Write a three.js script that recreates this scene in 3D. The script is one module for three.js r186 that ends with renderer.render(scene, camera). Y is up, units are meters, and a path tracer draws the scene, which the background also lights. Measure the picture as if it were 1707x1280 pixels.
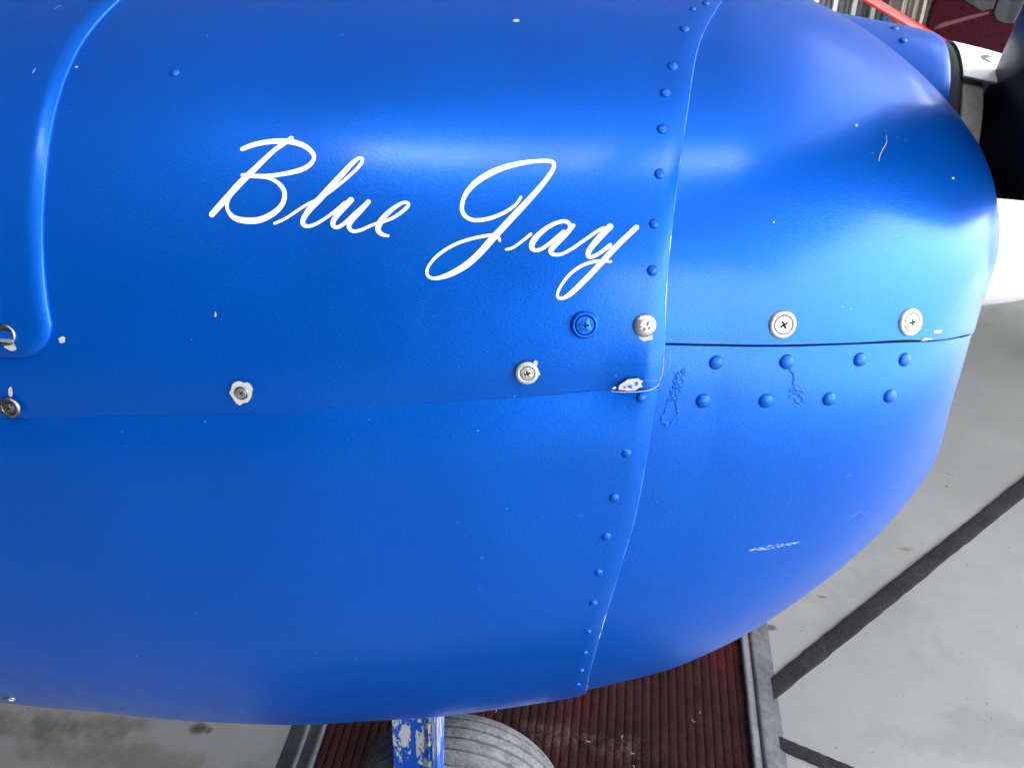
import * as THREE from 'three';
import { mergeGeometries } from 'three/addons/utils/BufferGeometryUtils.js';
import { Brush, Evaluator, SUBTRACTION } from 'three-bvh-csg';

// ---------------------------------------------------------------- camera, sky, exposure
const RAD = Math.PI / 180;
const scene = new THREE.Scene();
const camera = new THREE.PerspectiveCamera(54.53, 1024 / 767, 0.02, 400);
camera.rotation.order = 'YXZ';
camera.position.set(0, 1.45, 0.86);
camera.rotation.set(-28.5 * RAD, 8 * RAD, 0);

const renderer = new THREE.WebGLRenderer({ antialias: true });
renderer.toneMapping = THREE.LinearToneMapping;
renderer.toneMappingExposure = 2.68;
renderer.shadowMap.enabled = true;

function skyTexture() {                       // one even bright overcast sky, a little brighter overhead
  const w = 64, h = 32, d = new Float32Array(w * h * 4);
  for (let j = 0; j < h; j++) for (let i = 0; i < w; i++) {
    const e = ((j + 0.5) / h - 0.5) * Math.PI, k = e < 0 ? 0.5 : 0.75 + 2.4 * Math.sin(e), o = (j * w + i) * 4;
    d[o] = 2.9 * k; d[o + 1] = 3.05 * k; d[o + 2] = 3.2 * k; d[o + 3] = 1;
  }
  const t = new THREE.DataTexture(d, w, h, THREE.RGBAFormat, THREE.FloatType);
  t.mapping = THREE.EquirectangularReflectionMapping; t.needsUpdate = true; t.magFilter = THREE.LinearFilter;
  return t;
}
scene.background = skyTexture(); scene.environment = scene.background;

// ---------------------------------------------------------------- helpers
function rng(seed) { let s = seed >>> 0; return () => { s = (s + 0x6D2B79F5) >>> 0; let t = Math.imul(s ^ (s >>> 15), 1 | s); t = (t + Math.imul(t ^ (t >>> 7), 61 | t)) ^ t; return ((t ^ (t >>> 14)) >>> 0) / 4294967296; }; }
const used = {};
function numbered(n) { const k = used[n] = (used[n] ?? -1) + 1; return k ? `${n}_${String(k).padStart(3, '0')}` : n; }
function tag(o, label, category, group, kind) { o.userData.label = label; if (category) o.userData.category = category; if (group) o.userData.group = group; if (kind) o.userData.kind = kind; return o; }
function add(name, geo, mat, parent = scene, label) { const m = new THREE.Mesh(geo, mat); m.name = numbered(name); m.castShadow = m.receiveShadow = true; if (label) m.userData.label = label; parent.add(m); return m; }
function group(name, label, category, grp) { const g = new THREE.Group(); g.name = numbered(name); scene.add(g); return tag(g, label, category, grp); }
const lerp = (a, b, t) => a + (b - a) * t, clamp = (v, a, b) => Math.max(a, Math.min(b, v)), sst = (a, b, v) => { const t = clamp((v - a) / (b - a), 0, 1); return t * t * (3 - 2 * t); };

// tiling value noise in layers, 0..1
function noiseTile(n, seed, layers) {
  const out = new Float32Array(n * n);
  layers.forEach(([cells, amp, kind], li) => {
    const r = rng(seed + li * 77), g = Float32Array.from({ length: cells * cells }, () => r());
    for (let y = 0; y < n; y++) for (let x = 0; x < n; x++) {
      const fx = x / n * cells, fy = y / n * cells, ix = Math.floor(fx), iy = Math.floor(fy);
      let tx = fx - ix, ty = fy - iy; tx = tx * tx * (3 - 2 * tx); ty = ty * ty * (3 - 2 * ty);
      const a = g[iy % cells * cells + ix % cells], b = g[iy % cells * cells + (ix + 1) % cells], c = g[(iy + 1) % cells * cells + ix % cells], e = g[(iy + 1) % cells * cells + (ix + 1) % cells];
      let v = lerp(lerp(a, b, tx), lerp(c, e, tx), ty);
      if (kind === 'ridge') v = 1 - Math.abs(v * 2 - 1);
      out[y * n + x] += amp * v;
    }
  });
  const tot = layers.reduce((s, l) => s + l[1], 0);
  return out.map((v) => v / tot);
}
function texture(n, f, srgb) {                 // f(i, x, y) -> [r, g, b] 0..1
  const d = new Uint8Array(n * n * 4);
  for (let i = 0; i < n * n; i++) { const c = f(i, i % n, (i / n) | 0); d[i * 4] = clamp(c[0], 0, 1) * 255; d[i * 4 + 1] = clamp(c[1], 0, 1) * 255; d[i * 4 + 2] = clamp(c[2], 0, 1) * 255; d[i * 4 + 3] = 255; }
  const t = new THREE.DataTexture(d, n, n); t.wrapS = t.wrapT = THREE.RepeatWrapping; t.magFilter = THREE.LinearFilter; t.minFilter = THREE.LinearMipmapLinearFilter; t.generateMipmaps = true;
  if (srgb) t.colorSpace = THREE.SRGBColorSpace; t.needsUpdate = true; return t;
}
const rep = (t, u, v = u) => { const c = t.clone(); c.repeat.set(u, v); c.needsUpdate = true; return c; };
const grey = (v) => [v, v, v];

// a sheet of points f(i / nu, j / nv) with normals and uv in metres
function sheet(nu, nv, f, uvOf, flip) {
  const p = new Float32Array((nu + 1) * (nv + 1) * 3), uv = new Float32Array((nu + 1) * (nv + 1) * 2), ix = [];
  for (let j = 0; j <= nv; j++) for (let i = 0; i <= nu; i++) {
    const k = j * (nu + 1) + i, q = f(i / nu, j / nv); p.set(q, k * 3);
    const w = uvOf ? uvOf(q, i / nu, j / nv) : [i / nu, j / nv]; uv[k * 2] = w[0]; uv[k * 2 + 1] = w[1];
    if (i < nu && j < nv) { const a = k, b = k + 1, c = k + nu + 1, e = c + 1; flip ? ix.push(a, c, b, b, c, e) : ix.push(a, b, c, b, e, c); }
  }
  const g = new THREE.BufferGeometry(); g.setAttribute('position', new THREE.BufferAttribute(p, 3)); g.setAttribute('uv', new THREE.BufferAttribute(uv, 2)); g.setIndex(ix); g.computeVertexNormals(); return g;
}
function box(w, h, d, x = 0, y = 0, z = 0) { const g = new THREE.BoxGeometry(w, h, d); g.translate(x, y, z); return g; }
// uv in metres by the dominant axis of each face
function metricUV(g) {
  g = g.index ? g.toNonIndexed() : g; const p = g.attributes.position, n = g.attributes.normal, uv = new Float32Array(p.count * 2);
  for (let i = 0; i < p.count; i++) { const x = Math.abs(n.getX(i)), y = Math.abs(n.getY(i)), z = Math.abs(n.getZ(i)); const [a, b] = y >= x && y >= z ? [p.getX(i), p.getZ(i)] : x >= z ? [p.getZ(i), p.getY(i)] : [p.getX(i), p.getY(i)]; uv[i * 2] = a; uv[i * 2 + 1] = b; }
  g.setAttribute('uv', new THREE.BufferAttribute(uv, 2)); return g;
}

// ---------------------------------------------------------------- materials
const peel = noiseTile(1024, 3, [[120, 0.5], [240, 0.45], [40, 0.12], [420, 0.15]]);
const peelTex = texture(1024, (i) => grey(peel[i]));
const flake = noiseTile(512, 9, [[256, 0.6], [128, 0.5]]);
const flakeTex = texture(512, (i) => { const v = 0.9 + 0.2 * (flake[i] - 0.5); return grey(v); }, false);
const mottle = noiseTile(512, 21, [[6, 0.5], [14, 0.4], [40, 0.25], [120, 0.12]]);
const paintRough = texture(512, (i) => grey(0.86 + 0.55 * (mottle[i] - 0.5) + 0.1 * (flake[i] - 0.5)));
const paintOf = (o = {}) => new THREE.MeshPhysicalMaterial({ color: new THREE.Color().setRGB(0.0, 0.094, 0.51), map: rep(flakeTex, 7), metalness: 0.52, roughness: 0.42, ior: 1.18, roughnessMap: rep(paintRough, 1.3), bumpMap: rep(peelTex, 7.3), bumpScale: 0.00013, clearcoat: 0.3, clearcoatRoughness: 0.2, ...o });
const paint = paintOf();
const mat = (r, g, b, rough, metal = 0, o = {}) => new THREE.MeshPhysicalMaterial({ color: new THREE.Color().setRGB(r, g, b), roughness: rough, metalness: metal, ...o });
const fine = noiseTile(256, 5, [[64, 0.5], [128, 0.4], [20, 0.3]]);
const fineTex = texture(256, (i) => grey(0.78 + 0.44 * (fine[i] - 0.5)));
const vinyl = mat(0.82, 0.82, 0.8, 0.35);
const bare = mat(0.47, 0.47, 0.455, 0.6, 0, { map: rep(fineTex, 60) });
const barePrimer = mat(0.6, 0.6, 0.57, 0.7);
const scratchMat = mat(0.07, 0.22, 0.6, 0.5, 0.2);
const steel = mat(0.5, 0.48, 0.46, 0.42, 0.9, { roughnessMap: rep(fineTex, 40), bumpMap: rep(fineTex, 30), bumpScale: 0.0001 });
const dullSteel = mat(0.27, 0.255, 0.24, 0.45, 1, { roughnessMap: rep(fineTex, 40) });
const alu = mat(0.42, 0.41, 0.4, 0.5, 0.7, { bumpMap: rep(fineTex, 30), bumpScale: 0.0001 });
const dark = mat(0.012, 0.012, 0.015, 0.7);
const whitePaint = mat(0.82, 0.81, 0.79, 0.3, 0, { roughnessMap: rep(fineTex, 4) });

// ---------------------------------------------------------------- the cowling's shape
// sections are rounded boxes about the engine line; forward of x0 they draw in to the lip of the air inlet
const SH = {"W":0.4451,"yM":1.0974,"yT":1.47,"yB":0.5836,"nu":2.5,"nl":2.6479,"xm":-0.4209,"w1":0.0465,"w2":0.1829,"b1":0.052,"b2":0.3806,"t1":0,"t2":0.05,"x0":0.0819,"L":[0.1722,0.1683,0.2129,0.2051,0.2186,0.2336,0.2435,0.2329,0.1982,0.156],"k":[0.1517,0.1849,0.1883,0.1861,0.2205,0.2406,0.2839,0.2904,0.2705,0.3299],"m":[0.248,0.1866,0.1214,0.079,0.1074,0.1353,0.1583,0.1447,0.1074,0.0613],"yc":1.1627};
const KN = [-1, -0.55, -0.1, 0.1, 0.25, 0.35, 0.45, 0.6, 0.75, 1];
function kn(a, q) {
  const n = KN.length; let i = 0; while (i < n - 2 && q > KN[i + 1]) i++;
  const h = KN[i + 1] - KN[i], t = clamp((q - KN[i]) / h, 0, 1);
  const sl = (j) => j <= 0 ? (a[1] - a[0]) / (KN[1] - KN[0]) : j >= n - 1 ? (a[n - 1] - a[n - 2]) / (KN[n - 1] - KN[n - 2]) : (a[j + 1] - a[j - 1]) / (KN[j + 1] - KN[j - 1]);
  const m0 = sl(i) * h, m1 = sl(i + 1) * h, t2 = t * t, t3 = t2 * t;
  return a[i] * (2 * t3 - 3 * t2 + 1) + m0 * (t3 - 2 * t2 + t) + a[i + 1] * (3 * t2 - 2 * t3) + m1 * (t3 - t2);
}
function skin(u, phi) {                        // u: metres along the nose from x0 (past it, 0.2 rad per unit turn); phi: round the section, 0 widest, +pi/2 top
  let side = 1; if (phi > Math.PI / 2) { phi = Math.PI - phi; side = -1; } else if (phi < -Math.PI / 2) { phi = -Math.PI - phi; side = -1; }
  const X = Math.min(SH.x0 + u, SH.x0), d = X - SH.xm, e = d < 0 ? d * 0.6 : d;
  const w = SH.W - SH.w1 * d - SH.w2 * e * e, yB = SH.yB + SH.b1 * d + SH.b2 * e * e, yT = SH.yT - SH.t2 * e * e;
  const c = Math.cos(phi), s = Math.sin(phi), n = phi > 0 ? SH.nu : SH.nl, H = phi > 0 ? yT - SH.yM : SH.yM - yB;
  const r = (Math.abs(c) ** n + Math.abs(s) ** n) ** (-1 / n);
  let z = w * r * c, y = SH.yM + H * r * s, x = X;
  if (u > 0) { const th = Math.min(u / 0.2, 2.4), q = phi / (Math.PI / 2), k = 1 - kn(SH.k, q) * (1 - Math.cos(th)) - kn(SH.m, q) * Math.sin(th); x = SH.x0 + kn(SH.L, q) * Math.sin(th); y = SH.yc + (y - SH.yc) * k; z *= k; }
  return [x, y, z * side];
}
function normalAt(u, phi) {
  const e = 4e-4, a = skin(u - e, phi), b = skin(u + e, phi), c = skin(u, phi - e), d = skin(u, phi + e);
  const s = [0, 1, 2].map((i) => b[i] - a[i]), t = [0, 1, 2].map((i) => d[i] - c[i]);
  const n = new THREE.Vector3(s[1] * t[2] - s[2] * t[1], s[2] * t[0] - s[0] * t[2], s[0] * t[1] - s[1] * t[0]).normalize();
  return n;
}
function at(u, phi, h = 0) { const p = skin(u, phi); if (!h) return p; const n = normalAt(u, phi); return [p[0] + n.x * h, p[1] + n.y * h, p[2] + n.z * h]; }
const metres = (u, phi) => [u * 1.0, phi * 0.44];
function curve(list, key, val) {               // smooth y(x) through a sorted list
  const L = [...list].sort((a, b) => a[key] - b[key]);
  return (x) => {
    const n = L.length; if (x <= L[0][key]) return L[0][val]; if (x >= L[n - 1][key]) return L[n - 1][val];
    let i = 0; while (x > L[i + 1][key]) i++;
    const h = L[i + 1][key] - L[i][key], t = (x - L[i][key]) / h, sl = (j) => { const a = L[Math.max(0, j - 1)], b = L[Math.min(n - 1, j + 1)]; return (b[val] - a[val]) / (b[key] - a[key]); };
    const t2 = t * t, t3 = t2 * t; return L[i][val] * (2 * t3 - 3 * t2 + 1) + sl(i) * h * (t3 - 2 * t2 + t) + L[i + 1][val] * (3 * t2 - 2 * t3) + sl(i + 1) * h * (t3 - t2);
  };
}
const nearSide = (phi) => phi > Math.PI / 2 ? Math.PI - phi : phi < -Math.PI / 2 ? -Math.PI - phi : phi;
// marks on the skin, as (u, phi) pairs
const seamPoints = [[-0.0793,-0.6918],[-0.0765,-0.4953],[-0.0679,-0.3133],[-0.058,-0.1611],[-0.0498,-0.0279],[-0.0439,0.2282],[-0.0411,0.3371],[-0.0429,0.4485],[-0.0415,0.5867],[-0.0365,0.7554],[-0.029,0.9261],[-0.0086,1.1048]];
const seamCurve = curve(seamPoints, 1, 0);
const seam = (phi) => seamCurve(nearSide(phi));
const splitCurve = curve([[-0.0405,0.3452],[-0.0022,0.3411],[0.0383,0.3401],[0.0815,0.3414],[0.133,0.34],[0.1742,0.3346],[0.2139,0.3317],[0.2569,0.3261]], 0, 1), split = (u) => splitCurve(u);
const creaseCurve = curve([[-0.5246,0.1734],[-0.4303,0.1907],[-0.3408,0.2057],[-0.237,0.2244],[-0.1353,0.2419],[-0.076,0.2542],[-0.0462,0.2586]], 0, 1);
const crease = (u) => u < -0.5473 ? creaseCurve(-0.5473) - (-0.5473 - u) * 0.19 : creaseCurve(u);
// ---------------------------------------------------------------- the hangar: floor, walls, roof with skylights, open on the nose side
const floorA = noiseTile(1024, 41, [[5, 0.5], [13, 0.35], [40, 0.25], [120, 0.16], [330, 0.14]]);
const floorB = noiseTile(1024, 57, [[9, 0.5], [24, 0.4], [70, 0.35], [180, 0.2]]);
// worn patches of dirt: [x, z, radius x, radius z, strength]
const dirt = [[-1.15, -0.07, 0.22, 0.05, 0.62], [-1.02, -0.1, 0.1, 0.03, 0.4], [-0.95, -0.02, 0.3, 0.05, 0.36], [-0.835, -0.115, 0.028, 0.022, 1], [-0.81, -0.112, 0.012, 0.012, 0.9], [0.46, -0.59, 0.018, 0.012, 0.9], [0.62, -0.72, 0.02, 0.009, 0.8], [0.9, -0.95, 0.03, 0.014, 0.5], [0.78, -0.3, 0.25, 0.05, 0.16], [0.98, -0.36, 0.2, 0.07, 0.18]];
const SPAN = 4, FN = 2048;                     // the floor texture covers 4 m, from (-2, -3)
const floorTone = new Float32Array(FN * FN).fill(1);
{ // grit: small ragged dark flecks and short scuffs
  const r = rng(12);
  for (let i = 0; i < 1500; i++) {
    let x = r() * FN, y = r() * FN; const big = r() < 0.06, n = big ? 6 + r() * 10 : 1 + r() * 3, a = r() * 6.28, k = 0.4 + 0.45 * r(), run = r() < 0.15 ? 1.6 : 0.3;
    for (let j = 0; j < n; j++) { x += Math.cos(a) * run + (r() - 0.5) * 2; y += Math.sin(a) * run + (r() - 0.5) * 2; floorTone[(((y | 0) + FN) % FN) * FN + ((x | 0) + FN) % FN] *= k; if (big) floorTone[(((y | 0) + FN) % FN) * FN + ((x | 0) + 1 + FN) % FN] *= k + 0.1; }
  }
}
const floorMap = texture(FN, (i, x, y) => {
  const wx = -2 + (x + 0.5) / FN * SPAN, wz = -3 + (y + 0.5) / FN * SPAN, q0 = (y & 1023) * 1024 + (x & 1023), q1 = (y >> 1) * 1024 + (x >> 1);
  let d = 0; for (const [cx, cz, rx, rz, s] of dirt) { const q = ((wx - cx) / rx) ** 2 + ((wz - cz) / rz) ** 2; if (q < 2.5) d = Math.max(d, s * sst(0.15, -0.25, q * 0.45 - 1.1 * (floorB[q0] - 0.32))); }
  const v = floorTone[i] * (0.9 + 0.14 * floorA[q0] + 0.1 * (floorA[q1] - 0.5)) * (1 - 0.05 * sst(0.55, 0.75, floorB[q1])), t = 1 - 0.42 * d;
  return [0.49 * v * t * (1 - 0.01 * d), 0.484 * v * t * (1 - 0.05 * d), 0.474 * v * t * (1 - 0.09 * d)];
}, true);
const floorMat = new THREE.MeshPhysicalMaterial({ map: floorMap, roughness: 0.5, roughnessMap: rep(fineTex, 20), bumpMap: rep(peelTex, 9), bumpScale: 0.0003 });
{
  const g = new THREE.PlaneGeometry(12.6, 13.2, 1, 1); g.rotateX(-Math.PI / 2); g.translate(-0.8, 0, -0.5);
  const p = g.attributes.position, uv = g.attributes.uv; for (let i = 0; i < p.count; i++) uv.setXY(i, (p.getX(i) + 2) / SPAN, (p.getZ(i) + 3) / SPAN);
  tag(add('floor', g, floorMat), 'pale grey painted concrete hangar floor with dirt marks', null, null, 'structure');
  const a = new THREE.PlaneGeometry(160, 160); a.rotateX(-Math.PI / 2); a.translate(70, -0.03, 0);
  tag(add('apron', a, mat(0.42, 0.42, 0.4, 0.9)), 'concrete apron outside the open hangar door', null, null, 'structure');
}
const wallGrey = mat(0.16, 0.163, 0.166, 0.6, 0, { map: rep(fineTex, 1.5) }), wallWhite = mat(0.72, 0.72, 0.7, 0.5), roofMat = mat(0.36, 0.34, 0.37, 0.8), wallMat = mat(0.06, 0.06, 0.065, 0.8);
{
  const wall = tag(add('hangar_wall', box(12.6, 4.5, 0.12, -0.8, 2.25, -7.06), wallGrey), 'grey sheet metal hangar wall with white vertical strips', null, null, 'structure');
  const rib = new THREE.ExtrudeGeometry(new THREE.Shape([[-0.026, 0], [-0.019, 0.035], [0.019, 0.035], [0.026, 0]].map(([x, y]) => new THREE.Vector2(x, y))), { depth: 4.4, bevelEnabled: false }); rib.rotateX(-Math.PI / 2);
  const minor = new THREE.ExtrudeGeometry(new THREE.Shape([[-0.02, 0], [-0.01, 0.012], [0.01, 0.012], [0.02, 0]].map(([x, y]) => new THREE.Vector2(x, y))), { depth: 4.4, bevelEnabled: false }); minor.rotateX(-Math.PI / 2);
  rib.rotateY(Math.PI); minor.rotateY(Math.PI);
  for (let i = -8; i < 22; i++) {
    const x = 1.335 + i * 0.166; const m = add('wall_strip', rib, wallWhite, wall); m.position.set(x, 0.03, -6.999);  // strips much paler than the grey sheet between them
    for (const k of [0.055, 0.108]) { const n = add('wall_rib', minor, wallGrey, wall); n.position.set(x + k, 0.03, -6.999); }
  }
  const roof = [box(9.5, 0.1, 8.65, -2.35, 4.55, -2.775), box(3.1, 0.1, 3.4, 3.95, 4.55, -5.4), box(3.1, 0.1, 0.35, 3.95, 4.55, 1.375), box(12.6, 0.1, 4.0, -0.8, 4.55, 4.15), box(1.2, 0.1, 0.12, -0.3, 4.55, 2.09)];
  for (const [a, b] of [[-7.1, -0.9], [0.3, 0.5], [0.85, 1.35], [3.3, 5.5]]) roof.push(box(b - a, 0.1, 0.6, (a + b) / 2, 4.55, 1.85));
  tag(add('hangar_roof', mergeGeometries(roof), roofMat), 'dull grey hangar roof with open skylights overhead', null, null, 'structure');
  tag(add('added_roof_panel', box(3.1, 0.004, 4.9, 3.95, 4.52, -1.25), mat(0.72, 0.74, 0.76, 1, 0, { transmission: 0.5, thickness: 0 })), 'added milky roof panel, out of view, brightening the upper nose', null, null, 'structure');  // unseen translucent panel, added to brighten the upper nose
  const sides = [box(0.1, 4.5, 13.2, -7.15, 2.25, -0.5), box(9.6, 4.5, 0.1, -2.3, 2.25, 6.15), box(3.0, 0.5, 0.1, 4.0, 4.25, 6.15), box(0.1, 4.3, 1.6, 5.55, 2.15, -6.3)];
  tag(add('hangar_side_wall', mergeGeometries(sides), wallMat), 'plain grey hangar walls round the open door', null, null, 'structure');
}
// ---------------------------------------------------------------- things seen past the nose
const UPV = new THREE.Vector3(0, 1, 0);
tag(add('wall_post', box(0.075, 3.6, 0.06, 2.285, 1.8, -6.8), wallWhite), 'white square post in front of the grey wall, beside the beige sheet', 'post');
tag(add('wall_pipe', new THREE.CylinderGeometry(0.024, 0.024, 1.2, 16).translate(2.2, 0.6, -6.7), mat(0.01, 0.2, 0.6, 0.4)), 'short blue pipe standing before the grey wall under the red strut', 'pipe');
{
  const g = sheet(60, 2, (a, b) => [2.265 + a * 0.5, 0.02 + b * 2.3, -6.55 + 0.02 * Math.sin(a * 41) + 0.012 * Math.sin(a * 97 + 1)], (q) => [q[0], q[1]]);
  const h = sheet(60, 2, (a, b) => [2.265 + a * 0.5, 0.02 + b * 2.3, -6.56 + 0.02 * Math.sin(a * 41) + 0.012 * Math.sin(a * 97 + 1)], (q) => [q[0], q[1]], true);
  tag(add('hanging_sheet', mergeGeometries([g, h]), mat(0.3, 0.26, 0.21, 0.9, 0, { map: rep(fineTex, 3) })), 'beige hanging sheet in soft folds beside the white post', 'sheet');
}
{
  const t = group('parked_airplane', 'dark maroon glossy airplane parked behind the blue nose, with a bright red strut', 'airplane');
  t.position.set(1.15, 0, -2.6); t.rotation.y = -30 * RAD; t.updateMatrixWorld();
  const maroon = mat(0.06, 0.007, 0.011, 0.38, 0, { clearcoat: 0.5, clearcoatRoughness: 0.12, roughnessMap: rep(fineTex, 2) });
  const body = new THREE.Shape(); body.moveTo(0.16, 0.55); body.bezierCurveTo(0.08, 0.8, 0.06, 1.1, 0.03, 1.3); body.bezierCurveTo(0.03, 1.5, 0.1, 1.68, 0.36, 1.75); body.bezierCurveTo(0.9, 1.86, 1.9, 1.8, 2.5, 1.5); body.lineTo(2.6, 0.9); body.bezierCurveTo(2.2, 0.6, 0.6, 0.45, 0.16, 0.55);
  const g = new THREE.ExtrudeGeometry(body, { depth: 0.8, bevelEnabled: true, bevelSize: 0.03, bevelThickness: 0.06, bevelSegments: 6, curveSegments: 24 }); g.translate(0, 0, -0.86);
  add('fuselage', g, maroon, t);
  const glass = mat(0.12, 0.12, 0.118, 0.16, 0, { map: rep(tapeGlass(), 1) });
  function tapeGlass() { const n = noiseTile(256, 33, [[6, 0.5], [40, 0.5], [100, 0.3]]); return texture(256, (i, x, y) => grey(0.45 + 0.9 * (n[(y >> 3) * 256 + x] - 0.3))); }   // uneven grey streaks
  const pane = (pts) => { const q = new THREE.ExtrudeGeometry(new THREE.Shape(pts.map(([x, y]) => new THREE.Vector2(x, y))), { depth: 0.002, bevelEnabled: true, bevelSize: 0.004, bevelThickness: 0.003, bevelSegments: 2 }); q.translate(0, 0, 0.0005); return q; };
  add('window', pane([[0.13, 1.385], [0.165, 1.366], [0.2, 1.348], [0.228, 1.357], [0.232, 1.39], [0.24, 1.55], [0.15, 1.5]]), glass, t, 'small grey side window');
  add('window', pane([[0.246, 1.39], [0.243, 1.339], [0.26, 1.317], [0.285, 1.309], [0.311, 1.311], [0.318, 1.345], [0.325, 1.4], [0.33, 1.55], [0.255, 1.55]]), glass, t, 'tall grey side window');
  const glint = [[0.05, 1.281, 0.004], [0.07, 1.292, 0.009], [0.1, 1.302, 0.0075], [0.148, 1.318, 0.0065], [0.19, 1.331, 0.006], [0.223, 1.341, 0.004]];  // paler strip stands in for the highlight on the body crease
  add('crease_glint', sheet(glint.length * 2 - 2, 8, (u, v) => { const k = u * (glint.length - 1), i = Math.min(glint.length - 2, Math.floor(k)), f = k - i, [x, y, w] = glint[i].map((q, j) => lerp(q, glint[i + 1][j], f)), th = v * Math.PI; return [x + w * 0.3 * Math.cos(th), y - w * Math.cos(th), 0.0005 + w * 0.6 * Math.sin(th)]; }), mat(0.2, 0.085, 0.085, 0.35, 0, { clearcoat: 0.6 }), t, 'pinkish raised strip painted as the highlight along a body crease');
  const A = t.worldToLocal(new THREE.Vector3(0.35, 1.652, -2.45)), B = t.worldToLocal(new THREE.Vector3(1.62, 1.03, -2.47)), d = B.clone().sub(A), s = new THREE.CylinderGeometry(0.018, 0.018, d.length(), 20); s.scale(1, 1, 0.6);
  s.applyQuaternion(new THREE.Quaternion().setFromUnitVectors(UPV, d.clone().normalize())); s.translate((A.x + B.x) / 2, (A.y + B.y) / 2, (A.z + B.z) / 2);
  add('wing_strut', s, mat(0.75, 0.02, 0.012, 0.3, 0, { clearcoat: 0.6, clearcoatRoughness: 0.1 }), t, 'bright red diagonal wing strut');
  add('gear_leg', new THREE.CylinderGeometry(0.03, 0.03, 0.5, 14).translate(1.0, 0.42, -0.45), maroon, t);
  add('wheel', new THREE.TorusGeometry(0.14, 0.055, 14, 40).translate(1.0, 0.195, -0.45), dark, t);
}
// ---------------------------------------------------------------- tape on the floor, mat
const tapeMap = noiseTile(512, 77, [[8, 0.4], [30, 0.4], [90, 0.4]]);
const tapeTex = texture(512, (i) => grey(0.62 + 1.1 * (tapeMap[i] - 0.42)));
const tapeMat = mat(0.021, 0.02, 0.021, 0.9, 0, { specularIntensity: 0.35, map: rep(tapeTex, 3), bumpMap: rep(tapeTex, 3), bumpScale: 0.002 });
function tape(label, ax, az, bx, bz, w0, w1, pieces, seed) {
  const t = group('floor_tape', label, 'tape', null), r = rng(seed), L = Math.hypot(bx - ax, bz - az), dx = (bx - ax) / L, dz = (bz - az) / L, wob = [0, 1].map(() => Array.from({ length: 60 }, () => r() - 0.5));
  for (let k = 0; k < pieces; k++) {
    const s0 = Math.max(0, (k - 0.03) / pieces), s1 = Math.min(1, (k + 1.04) / pieces), h = 0.004 + (k % 3) * 0.0007;
    const side = (s, e) => { const q = s * 58, i = Math.floor(q), f = q - i; return e * (lerp(w0, w1, s) / 2 + 0.003 * lerp(wob[(e + 1) / 2][i], wob[(e + 1) / 2][i + 1], f)); };
    const P = (s, o, y) => [ax + dx * L * s - dz * o, y, az + dz * L * s + dx * o];
    add('tape_piece', sheet(26, 5, (a, b) => { const s = lerp(s0, s1, a); const j = b * 5; return j < 0.5 ? P(s, side(s, -1), 0.0005) : j > 4.5 ? P(s, side(s, 1), 0.0005) : P(s, lerp(side(s, -1), side(s, 1), (j - 1) / 3), h); }, (q) => [q[0], q[2]], true), tapeMat, t);
  }
}
tape('long black tape strip running diagonally across the floor from the mat', 0.40, -0.361, 1.62, -1.561, 0.043, 0.05, 6, 4);
tape('short black tape stub at the lower edge, by the mat corner', 0.40, -0.264, 0.85, -0.09, 0.03, 0.034, 2, 9);
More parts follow.
